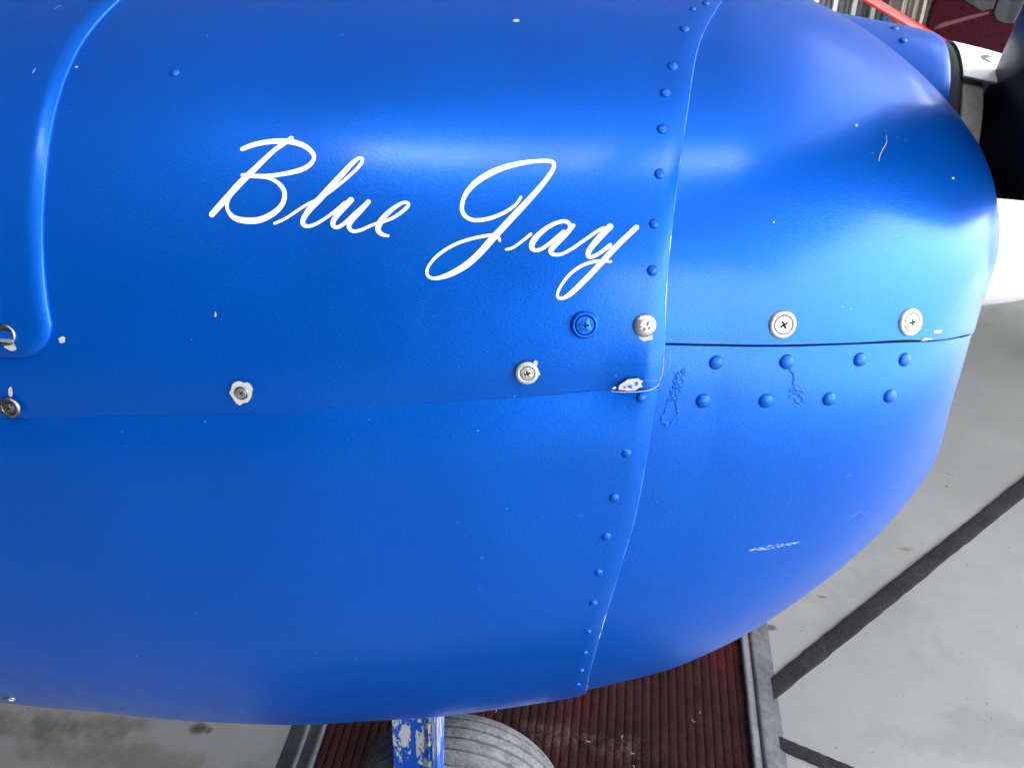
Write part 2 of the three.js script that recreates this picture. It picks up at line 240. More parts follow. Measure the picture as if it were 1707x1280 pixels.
{
  const t = group('floor_mat', 'dark red ribbed floor mat with black rubber edging under the front wheel', 'mat');
  const mA = noiseTile(512, 61, [[10, 0.4], [40, 0.4], [128, 0.4], [256, 0.5]]);
  const mMap = texture(1024, (i, x, y) => {    // covers x -0.7..0.5, z -0.7..0.5
    const wx = -0.7 + x / 1024 * 1.2, wz = -0.7 + y / 1024 * 1.2, n = mA[(y % 512) * 512 + x % 512], v = 0.7 + 1.1 * (n - 0.42);
    const band = sst(0.045, 0.01, Math.abs(wz + 0.2 - (wx - 0.02) * 0.03)) * sst(-0.16, -0.1, wx) * sst(0.2, 0.1, wx) * sst(0.36, 0.56, n);
    const hot = sst(0.06, 0.02, Math.hypot((wx - 0.33), (wz + 0.49) * 0.6)) * 0.7 + sst(0.06, 0.02, Math.hypot(wx + 0.02, (wz + 0.32))) * 0.5;
    return [lerp(0.195 + 0.1 * hot, 0.27, band) * v, lerp(0.1 - 0.02 * hot, 0.2, band) * v, lerp(0.105 - 0.02 * hot, 0.19, band) * v];
  }, true);
  const ribMat = new THREE.MeshPhysicalMaterial({ map: mMap, roughness: 1, specularIntensity: 0.2, bumpMap: rep(fineTex, 14), bumpScale: 0.002 });
  const base = new THREE.Shape(); const edgeX = (side, z) => side > 0 ? 0.376 + (z + 0.52) * -0.05 : -0.556 + (z + 0.166) * 0.06;
  const uvm = (q) => [(q[0] + 0.7) / 1.2, (q[2] + 0.7) / 1.2];
  add('backing', sheet(2, 20, (a, b) => { const z = lerp(0.8, -1.2, b); return [lerp(edgeX(-1, z), edgeX(1, z), a), 0.004, z]; }, uvm), mat(0.035, 0.01, 0.013, 0.95), t);
  const N = 48;
  for (let k = 0; k < N; k++) {
    const f0 = (k + 0.02) / N, f1 = (k + 0.98) / N;
    add('rib', sheet(5, 40, (a, b) => { const z = lerp(0.8, -1.2, b), x = lerp(edgeX(-1, z), edgeX(1, z), lerp(f0, f1, a)), h = 0.0046 + 0.0018 * Math.sqrt(Math.max(0, 1 - (a * 2 - 1) ** 4)); return [x, h, z]; }, uvm), ribMat, t);
  }
  const rubber = mat(0.075, 0.077, 0.082, 0.55, 0, { map: rep(tapeTex, 2), bumpMap: rep(fineTex, 8), bumpScale: 0.0006 });
  const strip = (side, prof, label) => add('rubber_edging', sheet(prof.length - 1, 40, (a, b) => { const z = lerp(0.8, -1.2, b), [o, h] = prof[Math.round(a * (prof.length - 1))], sp = side > 0 ? 1 : 1 ; return [edgeX(side, z) + side * o * sp, h, z]; }, (q) => [q[0], q[2]], side < 0), rubber, t, label);
  strip(1, [[-0.001, 0.002], [0, 0.013], [0.004, 0.016], [0.009, 0.0155], [0.016, 0.011], [0.02, 0.0095], [0.022, 0.008]]);
  strip(1, [[0.022, 0.0075], [0.026, 0.0115], [0.032, 0.0125], [0.042, 0.009], [0.06, 0.005], [0.075, 0.0012]]);
  strip(-1, [[-0.001, 0.002], [0, 0.013], [0.004, 0.016], [0.012, 0.015], [0.02, 0.011], [0.03, 0.0095], [0.034, 0.008]]);
  strip(-1, [[0.034, 0.0075], [0.038, 0.0125], [0.043, 0.0125], [0.052, 0.009], [0.066, 0.005], [0.078, 0.0012]]);
  const lint = [], r = rng(8);
  for (let i = 0; i < 46; i++) { const x = lerp(-0.5, 0.36, r()), z = lerp(-0.55, -0.1, r()), a = r() * 6.28, l = 0.004 + 0.012 * r(), c = new THREE.CatmullRomCurve3([0, 1, 2].map((k) => new THREE.Vector3(x + Math.cos(a + k * 0.5) * l * k * 0.5, 0.0115, z + Math.sin(a + k * 0.5) * l * k * 0.5))); lint.push(new THREE.TubeGeometry(c, 6, 0.0006, 5)); }
  const lm = add('lint', mergeGeometries(lint), mat(0.4, 0.34, 0.27, 0.9), t); lm.userData.kind = 'stuff';
}
// ---------------------------------------------------------------- the airplane
const plane = group('airplane', 'blue airplane nose with white lettering on its cowling and a white spinner', 'airplane');
const HC = 0.003;                             // the cowl skin stands proud of the nose bowl
const edgeDrop = (d) => d > -0.013 ? HC - 0.0014 * ((d + 0.013) / 0.013) ** 2 : HC;
const creaseFade = (u) => 1 - sst(-0.085, -0.045, u);
const uOff = (() => { const o = []; for (let i = 0; i <= 26; i++) o.push(-1.2 + i * 0.026); for (let i = 1; i <= 40; i++) o.push(-0.524 + i * 0.0125); for (const e of [-0.0185, -0.0135, -0.011, -0.008, -0.005, -0.003, -0.0012, -0.0004, -0.0001]) o.push(e); return o; })();
const cowlH = (d) => edgeDrop(d);
function ripple(u, phi) {                      // hand-formed skin is never quite fair
  return 0.0007 * Math.sin(u * 19 + phi * 3) * Math.sin(phi * 7 + 1) + 0.0005 * Math.sin(u * 41 + 2) * Math.cos(phi * 5);
}
function cowl(upper) {
  const tt = []; const NN = 84, FF = 22;
  for (let i = 0; i <= NN; i++) tt.push((i / NN) ** 1.35); for (let i = 1; i <= FF; i++) tt.push(1 + i / FF);
  const rows = [-2, -1, ...tt.keys()], cols = [...uOff.keys(), -1];
  return sheet(cols.length - 1, rows.length - 1, (a, b) => {
    const ci = cols[Math.round(a * (cols.length - 1))], ri = rows[Math.round(b * (rows.length - 1))];
    const t = ri < 0 ? 0 : tt[ri], s0 = 0.255, dir = upper ? 1 : -1, span = (c) => upper ? Math.PI / 2 - c : c + Math.PI / 2;
    const nom = s0 + dir * span(s0) * t, d = ci < 0 ? 0 : uOff[ci], u = seam(nom) + d;
    const c = crease(u), phi = (c + dir * span(c) * t) + (ri === -1 ? 0 : 0);
    const dist = span(c) * t * 0.44, f = creaseFade(u), dd = Math.min(dist, span(c) * (2 - t) * 0.44);
    let h = ci < 0 ? -0.003 : cowlH(d);
    h -= upper ? f * 0.0056 * Math.exp(-((dd / 0.028) ** 1.25)) : f * 0.0056 * Math.exp(-dd / 0.018) - f * 0.0012 * Math.exp(-(((dd - 0.05) / 0.03) ** 2));
    if (ri < 0) h -= ri === -2 ? 0.004 : 0.0003;
    return at(u, phi + (ri < 0 ? dir * 0.0003 * (ri + 2) : 0) + dir * 0.0002, h + ripple(u, phi));
  }, (q, a, b) => { const ci = cols[Math.round(a * (cols.length - 1))], ri = rows[Math.round(b * (rows.length - 1))]; return [ci < 0 ? 0 : uOff[ci], (upper ? 1 : -1) * (ri < 0 ? 0 : tt[ri]) * 0.6]; }, !upper);
}
const upperCowl = add('cowl_panel', cowl(true), paint, plane, 'upper cowling panel carrying white script lettering');
const lowerCowl = add('cowl_panel', cowl(false), paint, plane, 'plain lower cowling panel below the crease');
function bowl(upper) {
  const us = [-0.014]; for (let i = 0; i <= 62; i++) us.push(-0.008 + i * (0.33 + 0.008) / 62); for (let i = 1; i <= 7; i++) us.push(0.33 + i * 0.02);
  const tt = []; for (let i = 0; i <= 60; i++) tt.push((i / 60) ** 1.15); for (let i = 1; i <= 20; i++) tt.push(1 + i / 20);
  const rows = [-3, -2, -1, ...tt.keys()];
  return sheet(us.length - 1, rows.length - 1, (a, b) => {
    const i = Math.round(a * (us.length - 1)), ri = rows[Math.round(b * (rows.length - 1))], t = ri < 0 ? 0 : tt[ri], dir = upper ? 1 : -1, span = (c) => upper ? Math.PI / 2 - c : c + Math.PI / 2;
    const nom = 0.33 + dir * span(0.33) * t, u = lerp(seam(nom), 0, clamp(us[i] / 0.2, 0, 1)) + us[i];
    const gap = (upper ? 0.0012 : 0.0032) * sst(0.33, 0.2, u) + 0.0008, c = split(u) + dir * gap + (upper ? 0.0016 * Math.sin(u * 60) * sst(0.05, 0.15, u) : 0), phi = c + dir * span(c) * t;
    let h = i === 0 ? -0.001 : 0; if (!upper) h -= 0.0012; if (ri < 0) h -= [0.0002, 0.0012, 0.007][-ri - 1]; else if (t < 0.004) h -= 0.0002;
    return at(u, phi - (ri === -1 ? dir * 0.0008 : ri < -1 ? dir * 0.001 : 0), h + ripple(u, phi) * 0.8);
  }, (q, a, b) => { const i = Math.round(a * (us.length - 1)), ri = rows[Math.round(b * (rows.length - 1))]; return [us[i] + 0.31, (upper ? 1 : -1) * (ri < 0 ? 0 : tt[ri]) * 0.6 + 0.17]; }, !upper);
}
const upperBowl = add('nose_bowl', bowl(true), paint, plane, 'upper half of the rounded nose bowl');
const lowerBowl = add('nose_bowl', bowl(false), paint, plane, 'riveted lower half of the nose bowl');
// black strip as shade in the split gap, black sheet as shade inside the inlet
add('gap_shade', sheet(30, 4, (a, b) => { const u = lerp(-0.07, 0.3, a); return at(u, split(u) + lerp(-0.035, 0.035, b), -0.008); }), dark, plane);
add('inlet_shade', sheet(4, 120, (a, b) => { const p = skin(0.46, -Math.PI / 2 + b * 2 * Math.PI); return [lerp(p[0], 0.16, a), lerp(p[1], 1.15, a), lerp(p[2], 0, a)]; }), dark, plane);
// access door at the left, its edge rolled
{
  const edge = curve([[-0.5115,0.3116],[-0.487,0.3165],[-0.4777,0.3231],[-0.4711,0.3361],[-0.4682,0.3606],[-0.4689,0.3907],[-0.471,0.4638],[-0.4723,0.5149],[-0.4749,0.6173],[-0.4801,0.7491],[-0.4831,0.8821],[-0.4793,1.0284]].slice(3), 1, 0), L = 0.3, phi0 = 0.3066, top = 2.0;
  const cornerU = (phi) => { const r = 0.028, d = (phi - phi0) * 0.44; const e = edge(Math.max(phi, 0.36)); return d < r ? e - (r - Math.sqrt(Math.max(0, r * r - (r - d) ** 2))) : e; };
  const ph = []; for (let i = 0; i <= 26; i++) ph.push(phi0 + 0.064 * (1 - Math.cos(i / 26 * Math.PI / 2)) ); for (let i = 1; i <= 46; i++) ph.push(0.3706 + (top - 0.3706) * i / 46);
  const us = [-0.65, -0.4, -0.25, -0.15, -0.1, -0.07, -0.05, -0.035, -0.025, -0.018, -0.013, -0.0095, -0.007, -0.0045, -0.0025, -0.001, 0, 0];
  const rows = [-1, ...ph.keys()];
  const g = sheet(us.length - 1, rows.length - 1, (a, b) => {
    const i = Math.round(a * (us.length - 1)), ri = rows[Math.round(b * (rows.length - 1))], phi = ph[Math.max(0, ri)], side = phi > 1.35 ? edge(1.03) - (phi - 1.35) * 0.0 : cornerU(phi), u = side + us[i];
    const d = Math.min(-us[i], (phi - phi0) * 0.44 + 0.0004), roll = d < 0.01 ? 1 - ((0.01 - d) / 0.01) ** 2 : 1;
    const h = i === us.length - 1 || ri < 0 ? 0.001 : HC + 0.0012 + 0.0034 * roll;
    return at(u, phi, h + ripple(u, phi));
  }, (q, a, b) => [us[Math.round(a * (us.length - 1))] + 0.7, ph[Math.max(0, rows[Math.round(b * (rows.length - 1))])] * 0.44]);
  var door = add('access_door', g, paint, plane, 'blue access door with rolled edge and rounded corner');
}
// height of the finished skin over the plain shape
const skinH = (u, phi) => (u <= seam(phi) && u > seam(phi) - 0.013 ? edgeDrop(u - seam(phi)) + ripple(u, phi) : u > seam(phi) ? (phi < split(u) ? -0.0012 : 0) + ripple(u, phi) * 0.8 : (u < -0.492 && phi > 0.305 ? HC + 0.0046 : HC) + ripple(u, phi));
// turn every face of a thin mark so that it looks the way its normals do
function facing(g) {
  const p = g.attributes.position, n = g.attributes.normal, ix = g.index.array, A = new THREE.Vector3(), B = new THREE.Vector3(), C = new THREE.Vector3(), N = new THREE.Vector3();
  for (let i = 0; i < ix.length; i += 3) { A.fromBufferAttribute(p, ix[i]); B.fromBufferAttribute(p, ix[i + 1]).sub(A); C.fromBufferAttribute(p, ix[i + 2]).sub(A); N.fromBufferAttribute(n, ix[i]); if (B.cross(C).dot(N) < 0) { const t = ix[i + 1]; ix[i + 1] = ix[i + 2]; ix[i + 2] = t; } }
  return g;
}
// ---------------------------------------------------------------- small parts on the skin
const UP = new THREE.Vector3(0, 1, 0);
function place(o, u, phi, h, spin = 0) { const p = at(u, phi, h); o.position.set(...p); o.quaternion.setFromUnitVectors(UP, normalAt(u, phi)); o.rotateY(spin); return o; }
const dome = (R, H) => { const pts = []; for (let i = 0; i <= 8; i++) { const a = i / 8 * Math.PI / 2; pts.push(new THREE.Vector2(R * Math.sin(a), H * Math.cos(a))); } pts.push(new THREE.Vector2(R * 1.06, -0.0006)); const g = new THREE.LatheGeometry(pts, 20); g.scale(-1, 1, 1); const ix = g.index.array; for (let i = 0; i < ix.length; i += 3) { const t = ix[i]; ix[i] = ix[i + 1]; ix[i + 1] = t; } g.computeVertexNormals(); return g; };
const smallRivet = dome(0.0037, 0.0021), bigRivet = dome(0.0054, 0.0028), tinyRivet = dome(0.0027, 0.0018);
const rivets = [[-0.0233,1.0683],[-0.0338,1.0399],[-0.0405,0.9676],[-0.0488,0.8645],[-0.0532,0.8043],[-0.0541,0.7311],[-0.0541,0.6486],[-0.0556,0.5608],[-0.0546,0.4795],[-0.0551,0.2404],[-0.0625,0.1181],[-0.0688,0.0077],[-0.0725,-0.0829],[-0.0766,-0.1713],[-0.0793,-0.2533],[-0.0817,-0.3398],[-0.0837,-0.4147],[-0.0859,-0.4928],[-0.0887,-0.5719],[-0.4022,0.819]], bowlRivets = [[-0.0029,0.3056],[0.0458,0.306],[0.1021,0.305],[0.1452,0.2965],[-0.0091,0.2265],[0.0358,0.2244],[0.0841,0.2217],[0.1401,0.2139]];
const rr = rng(31);
rivets.forEach(([u, phi], i) => { const low = phi < crease(u), r = add('rivet', i < 2 || (i > 14 && i < 19) ? tinyRivet : smallRivet, paint, low ? lowerCowl : upperCowl); place(r, u, phi, skinH(u, phi), rr() * 6); r.scale.setScalar(0.94 + 0.12 * rr()); });
bowlRivets.forEach(([u, phi]) => { const r = add('rivet', bigRivet, paint, lowerBowl); place(r, u, phi, skinH(u, phi), rr() * 6); r.scale.setScalar(0.95 + 0.1 * rr()); });

function headGeo(R, rise, depth, recess) {      // a screw head with a real cross recess
  const s = new THREE.Shape(); s.absarc(0, 0, R, 0, Math.PI * 2);
  const w = recess * 0.3, L = recess, c = [[w, w], [w, L], [-w, L], [-w, w], [-L, w], [-L, -w], [-w, -w], [-w, -L], [w, -L], [w, -w], [L, -w], [L, w]];
  s.holes.push(new THREE.Path(c.reverse().map(([x, y]) => new THREE.Vector2(x, y))));
  const g = new THREE.ExtrudeGeometry(s, { depth, bevelEnabled: true, bevelSize: R * 0.05, bevelThickness: R * 0.07, bevelSegments: 2, curveSegments: 28 });
  g.rotateX(-Math.PI / 2); const p = g.attributes.position; for (let i = 0; i < p.count; i++) { const q = Math.hypot(p.getX(i), p.getZ(i)) / R; if (p.getY(i) > depth * 0.4) p.setY(i, p.getY(i) + rise * (1 - Math.min(1, q * q))); }
  g.computeVertexNormals(); return g;
}
function panGeo(R, H, recess) {                 // a domed head, the cross cut out of it
  const pts = []; for (let i = 0; i <= 14; i++) { const a = i / 14 * Math.PI / 2; pts.push(new THREE.Vector2(Math.max(1e-5, R * Math.sin(a)), H * Math.cos(a))); } pts.push(new THREE.Vector2(R, -0.0008), new THREE.Vector2(1e-5, -0.0008));
  let d = new THREE.LatheGeometry(pts.reverse(), 40), ev = new Evaluator(), b = new Brush(d); b.updateMatrixWorld();
  for (const k of [0, 1]) { const c = new Brush(new THREE.BoxGeometry(k ? recess * 2 : recess * 0.55, H * 1.4, k ? recess * 0.55 : recess * 2)); c.position.y = H * 1.05; c.updateMatrixWorld(); b = ev.evaluate(b, c, SUBTRACTION); }
  return b.geometry;
}
const washerGeo = (R, r, h) => new THREE.LatheGeometry([[r, -0.0004], [r, h * 0.5], [r + (R - r) * 0.12, h * 0.8], [r + (R - r) * 0.35, h], [r + (R - r) * 0.75, h * 0.8], [R * 0.97, h * 0.35], [R, 0], [R, -0.0006]].map(([x, y]) => new THREE.Vector2(x, y)).reverse(), 36);
const scr = [[0.038,0.3813],[0.1389,0.3812],[-0.0572,0.3819],[-0.0987,0.3837],[-0.1366,0.2936],[-0.3366,0.2524],[-0.512,0.2049],[-0.5001,0.3498],[-0.6863,-0.6098]];
function screw(i, label, o) {
  const [u, phi] = scr[i], t = new THREE.Group(); t.name = numbered('screw'); t.userData.label = label; plane.add(t); place(t, u, phi, skinH(u, phi), o.spin ?? 0.5);
  if (o.washer) add('washer', washerGeo(o.washer, o.head * 1.1, o.wh ?? 0.0022), o.wmat ?? alu, t);
  const y = o.y ?? 0.0004;
  const h = add('screw_head', o.pan ? panGeo(o.head, o.rise, o.recess) : headGeo(o.head, o.rise, 0.0012, o.recess), o.mat ?? steel, t); h.position.y = y; if (o.pan) return t;
  const b = add('cross_recess', new THREE.CircleGeometry(o.recess * 1.2, 16).rotateX(-Math.PI / 2), dark, t); b.position.y = y + 0.0002;
  return t;
}
screw(0, 'screw with wide pale washer on the nose bowl, above the split line', { washer: 0.0104, head: 0.006, rise: 0.0004, recess: 0.0033, spin: 0.75 });
screw(1, 'screw with wide pale washer nearest the front edge of the nose bowl', { washer: 0.0107, head: 0.006, rise: 0.0004, recess: 0.0031, spin: 0.6 });
screw(2, 'shiny domed screw close to the seam', { head: 0.0083, rise: 0.0038, recess: 0.0036, spin: 1.2, lift: HC, pan: true });
screw(3, 'blue painted screw in a blue washer', { washer: 0.0098, head: 0.006, rise: 0.0005, recess: 0.0026, spin: 0.2, lift: HC, wmat: paint, mat: paint, wh: 0.0034, y: 0.0016 });
screw(4, 'countersunk screw in a flat silver washer above the crease', { washer: 0.0084, head: 0.0045, rise: 0.0002, recess: 0.0026, spin: 0.5, lift: HC, wh: 0.0014, y: 0 });
screw(5, 'small screw in a patch of chipped white paint', { washer: 0.0052, head: 0.0036, rise: 0.0002, recess: 0.0021, spin: 0.9, lift: HC, wh: 0.0012, y: 0.0003, wmat: dullSteel });
screw(6, 'dull grey screw and washer near the photograph edge', { washer: 0.0082, head: 0.0042, rise: 0.0003, recess: 0.0022, spin: 0.3, lift: HC, wh: 0.0018, wmat: dullSteel, mat: dullSteel });
screw(8, 'small screw near the lower rim of the cowling', { washer: 0.0075, head: 0.0044, rise: 0.0002, recess: 0.0016, lift: HC, wh: 0.0012, wmat: dullSteel });
{
  const [u, phi] = scr[7], t = new THREE.Group(); t.name = numbered('latch'); t.userData.label = 'worn quarter-turn latch on the access door'; plane.add(t); place(t, u, phi, skinH(u, phi), 0);
  add('latch_ring', new THREE.TorusGeometry(0.0062, 0.0016, 10, 28).rotateX(Math.PI / 2), dullSteel, t);
  add('latch_hole', new THREE.CircleGeometry(0.0056, 20).rotateX(-Math.PI / 2).translate(0, 0.0004, 0), dark, t);
  add('latch_button', new THREE.CylinderGeometry(0.0046, 0.005, 0.0024, 20).translate(0, 0.0004, 0.0014), paint, t);
  add('latch_blade', box(0.014, 0.0012, 0.0022, 0, 0.0022, 0.0035), alu, t);
}
const paleScratch = mat(0.36, 0.48, 0.72, 0.6);
// paint chips and scratches, as thin skins of another colour
function fan(pts, h) {
  const n = pts.length, c = pts.reduce((s, q) => [s[0] + q[0] / n, s[1] + q[1] / n], [0, 0]), p = [...at(c[0], c[1], h)], nn = normalAt(...c), nor = [nn.x, nn.y, nn.z], uv = [0, 0], ix = [];
  pts.forEach(([u, f], i) => { const q = normalAt(u, f); p.push(...at(u, f, h - 0.00005)); nor.push(q.x, q.y, q.z); uv.push(u, f); ix.push(0, 1 + (i + 1) % n, 1 + i); });
  const g = new THREE.BufferGeometry(); g.setAttribute('position', new THREE.Float32BufferAttribute(p, 3)); g.setAttribute('normal', new THREE.Float32BufferAttribute(nor, 3)); g.setAttribute('uv', new THREE.Float32BufferAttribute(uv, 2)); g.setIndex(ix); return facing(g);
}
const owner = (u, phi) => u > seam(phi) ? (phi < split(u) ? lowerBowl : upperBowl) : u < -0.492 && phi > 0.305 ? door : phi < crease(u) ? lowerCowl : upperCowl;
[[[-0.0509,0.3604],[-0.0504,0.357],[-0.0519,0.3547],[-0.0541,0.3542],[-0.0564,0.3517],[-0.0584,0.3547],[-0.0601,0.3572],[-0.0606,0.3607],[-0.0602,0.3641],[-0.0585,0.3663],[-0.0565,0.3674],[-0.0542,0.3689],[-0.0525,0.3657],[-0.0507,0.3637]],[[-0.0719,0.2589],[-0.0716,0.2674],[-0.0696,0.2722],[-0.068,0.2745],[-0.066,0.2793],[-0.0618,0.2803],[-0.0588,0.2813],[-0.057,0.2776],[-0.0548,0.275],[-0.0564,0.2702],[-0.0549,0.264],[-0.0574,0.2617],[-0.0598,0.2569],[-0.0641,0.256],[-0.0675,0.2574]],[[-0.0739,0.2643],[-0.0736,0.2624],[-0.0748,0.2596],[-0.0759,0.2601],[-0.0766,0.2615],[-0.0755,0.2639],[-0.0745,0.2653]],[[-0.3291,0.2529],[-0.3295,0.2458],[-0.331,0.2393],[-0.333,0.2337],[-0.3357,0.2327],[-0.3388,0.2276],[-0.3413,0.2317],[-0.3427,0.2383],[-0.3438,0.2446],[-0.3454,0.2519],[-0.3436,0.2598],[-0.3426,0.2684],[-0.34,0.2741],[-0.3368,0.2755],[-0.3342,0.2725],[-0.331,0.2737],[-0.3291,0.268],[-0.328,0.2608]],[[-0.1294,0.3121],[-0.1297,0.3085],[-0.131,0.3055],[-0.1318,0.3102],[-0.1324,0.3151],[-0.1312,0.3194],[-0.1297,0.3164]],[[-0.1274,0.2923],[-0.1277,0.2898],[-0.1289,0.2887],[-0.1292,0.2923],[-0.129,0.2959],[-0.1275,0.2962]],[[-0.5064,0.2392],[-0.5072,0.2315],[-0.5086,0.2279],[-0.5097,0.2286],[-0.5101,0.2343],[-0.5094,0.2432],[-0.5079,0.248],[-0.5068,0.2489],[-0.5062,0.2456]],[[-0.4597,0.3427],[-0.4601,0.3383],[-0.4618,0.3369],[-0.4637,0.336],[-0.4643,0.3402],[-0.4646,0.3448],[-0.4629,0.3476],[-0.4611,0.3495],[-0.4595,0.3472]],[[-0.4938,0.3294],[-0.4931,0.3253],[-0.4954,0.3219],[-0.4983,0.3218],[-0.5,0.3244],[-0.5019,0.3265],[-0.5025,0.3308],[-0.4995,0.3332],[-0.4974,0.3348],[-0.4948,0.3357],[-0.494,0.3322]],[[-0.1629,0.977],[-0.163,0.9739],[-0.1641,0.9698],[-0.166,0.9703],[-0.1676,0.9719],[-0.1677,0.9773],[-0.1652,0.9806],[-0.1636,0.9791]],[[-0.2474,0.0724],[-0.2469,0.07],[-0.2492,0.0658],[-0.252,0.0636],[-0.2533,0.0655],[-0.2523,0.0698],[-0.2498,0.0736],[-0.2472,0.0758]],[[-0.3503,0.396],[-0.3505,0.3924],[-0.3512,0.3907],[-0.3519,0.393],[-0.3514,0.3976],[-0.351,0.4009],[-0.3505,0.3991]],[[-0.4769,0.8289],[-0.4771,0.8272],[-0.4781,0.8272],[-0.4794,0.8288],[-0.4788,0.8309],[-0.4775,0.8316]],[[0.076,0.794],[0.0756,0.7903],[0.0745,0.7897],[0.0739,0.7923],[0.0747,0.7957],[0.0757,0.7966]],[[0.0247,0.5717],[0.0246,0.5695],[0.0239,0.5696],[0.0234,0.5714],[0.0238,0.5732],[0.0244,0.5734]],[[0.1601,0.7292],[0.1596,0.7256],[0.1576,0.7243],[0.1566,0.7264],[0.1579,0.7299],[0.1596,0.7314]],[[-0.4897,0.3163],[-0.4902,0.3145],[-0.4933,0.3141],[-0.494,0.3158],[-0.493,0.3176],[-0.4905,0.3174]],[[0.1667,0.3399],[0.1704,0.3372],[0.1644,0.3372],[0.1594,0.3363],[0.155,0.3381],[0.1577,0.3406],[0.1585,0.3429],[0.1632,0.3422],[0.1663,0.3415]],[[0.3058,0.3357],[0.3548,0.2576],[0.3079,0.3287],[0.2658,0.3485],[0.2956,0.344],[0.2847,0.3489],[0.2688,0.3518]],[[0.1783,0.3541],[0.1802,0.352],[0.1753,0.3514],[0.1696,0.3511],[0.1685,0.3536],[0.168,0.3551],[0.1676,0.3579],[0.1744,0.3583],[0.1812,0.3567]]].forEach((pts) => { const [u, f] = pts[0]; add('paint_chip', fan(pts, skinH(u, f) + 0.00035), bare, owner(u, f)); });
[[[-0.0629,0.2645],[-0.0622,0.261],[-0.0638,0.2615],[-0.0648,0.2626],[-0.0659,0.2647],[-0.0652,0.2673],[-0.064,0.2677],[-0.0625,0.2676]],[[-0.0585,0.2704],[-0.0585,0.2683],[-0.0592,0.2657],[-0.0606,0.2673],[-0.0603,0.2705],[-0.0607,0.2735],[-0.0595,0.275],[-0.0584,0.273]],[[-0.0671,0.2635],[-0.067,0.2615],[-0.0679,0.2614],[-0.0686,0.2626],[-0.0686,0.2646],[-0.0681,0.2667],[-0.0672,0.2651]]].forEach((pts) => { const [u, f] = pts[0]; add('paint_flake', fan(pts, skinH(u, f) + 0.0006), paint, owner(u, f)); });
function smooth(list, n) {                      // Catmull-Rom through [u, phi, half width] points
  const out = [], L = list.length; for (let i = 0; i < L - 1; i++) { const a = list[Math.max(0, i - 1)], b = list[i], c = list[i + 1], d = list[Math.min(L - 1, i + 2)]; for (let k = 0; k < n; k++) { const t = k / n; out.push(b.map((_, j) => 0.5 * (2 * b[j] + (c[j] - a[j]) * t + (2 * a[j] - 5 * b[j] + 4 * c[j] - d[j]) * t * t + (3 * b[j] - a[j] - 3 * c[j] + d[j]) * t ** 3))); } } out.push(list[L - 1]); return out;
}
function ribbon(list, h, n = 5, round = true, climb = 0.00012, widen = 1) {
  const c = smooth(list.map(([u, f, w]) => [u, f, w * widen]), n), P = c.map(([u, f]) => new THREE.Vector3(...skin(u, f))), N = c.map(([u, f]) => normalAt(u, f)), pos = [], nor = [], uv = [], ix = [];
  const T = P.map((_, i) => P[Math.min(i + 1, P.length - 1)].clone().sub(P[Math.max(0, i - 1)]).normalize()), B = T.map((t, i) => t.clone().cross(N[i]).normalize());
  const put = (p, i) => { pos.push(p.x, p.y, p.z); nor.push(N[i].x, N[i].y, N[i].z); uv.push(0, 0); return pos.length / 3 - 1; };
  const H = (i) => h + skinH(c[i][0], c[i][1]) + climb * i / P.length;
  let pl = -1, pr = -1;
  P.forEach((p, i) => { const o = p.clone().addScaledVector(N[i], H(i)), l = put(o.clone().addScaledVector(B[i], -c[i][2]), i), r = put(o.clone().addScaledVector(B[i], c[i][2]), i); if (pl >= 0) ix.push(pl, pr, l, pr, r, l); pl = l; pr = r; });
  if (round) for (const [i, s] of [[0, -1], [P.length - 1, 1]]) { const o = P[i].clone().addScaledVector(N[i], H(i)), k = put(o, i); let prev = -1; for (let a = 0; a <= 8; a++) { const th = a / 8 * Math.PI, q = put(o.clone().addScaledVector(B[i], -Math.cos(th) * c[i][2]).addScaledVector(T[i], s * Math.sin(th) * c[i][2]), i); if (prev >= 0) s > 0 ? ix.push(k, prev, q) : ix.push(k, q, prev); prev = q; } }
  const g = new THREE.BufferGeometry(); g.setAttribute('position', new THREE.Float32BufferAttribute(pos, 3)); g.setAttribute('normal', new THREE.Float32BufferAttribute(nor, 3)); g.setAttribute('uv', new THREE.Float32BufferAttribute(uv, 2)); g.setIndex(ix); return facing(g);
}
const scratchLines = [[[0.0973,0.7868],[0.0968,0.7688],[0.0932,0.7489],[0.0906,0.7305],[0.0901,0.7192]],[[-0.5211,0.9652],[-0.52,0.9731],[-0.5174,0.9772]],[[-0.5389,1.0089],[-0.541,1.0275]],[[-0.5044,0.8039],[-0.5036,0.8131]],[[0.0439,-0.1656],[0.0498,-0.1679],[0.0545,-0.1658],[0.0589,-0.1728],[0.0667,-0.1715],[0.0743,-0.178],[0.08,-0.1736],[0.0865,-0.1757]],[[0.0486,-0.1779],[0.0535,-0.1778],[0.0595,-0.1807],[0.0631,-0.1761]],[[0.0605,-0.1685],[0.0684,-0.1673],[0.0739,-0.1739],[0.0778,-0.1716]],[[-0.108,0.1193],[-0.0992,0.1158],[-0.0858,0.1104],[-0.0769,0.1067]],[[0.1297,-0.1389],[0.1352,-0.1327],[0.1396,-0.1273]],[[0.1446,-0.1456],[0.1522,-0.1422]],[[0.1142,0.0042],[0.1181,0.013]],[[-0.0769,0.2554],[-0.0675,0.2537],[-0.0568,0.2543],[-0.0479,0.2587],[-0.0431,0.2682],[-0.041,0.2839],[-0.0405,0.3079],[-0.0412,0.3279]],[[-0.0545,0.2774],[-0.0467,0.2758],[-0.0438,0.2768]],[[0.1865,-0.2083],[0.2065,-0.2165],[0.2253,-0.2293]],[[-0.0392,0.3301],[-0.0367,0.3206],[-0.036,0.3112],[-0.0371,0.2946]],[[0.1122,0.7906],[0.1141,0.7862]],[[0.1011,1.0321],[0.1039,1.0322]],[[-0.2868,0.1407],[-0.2691,0.1465]]];
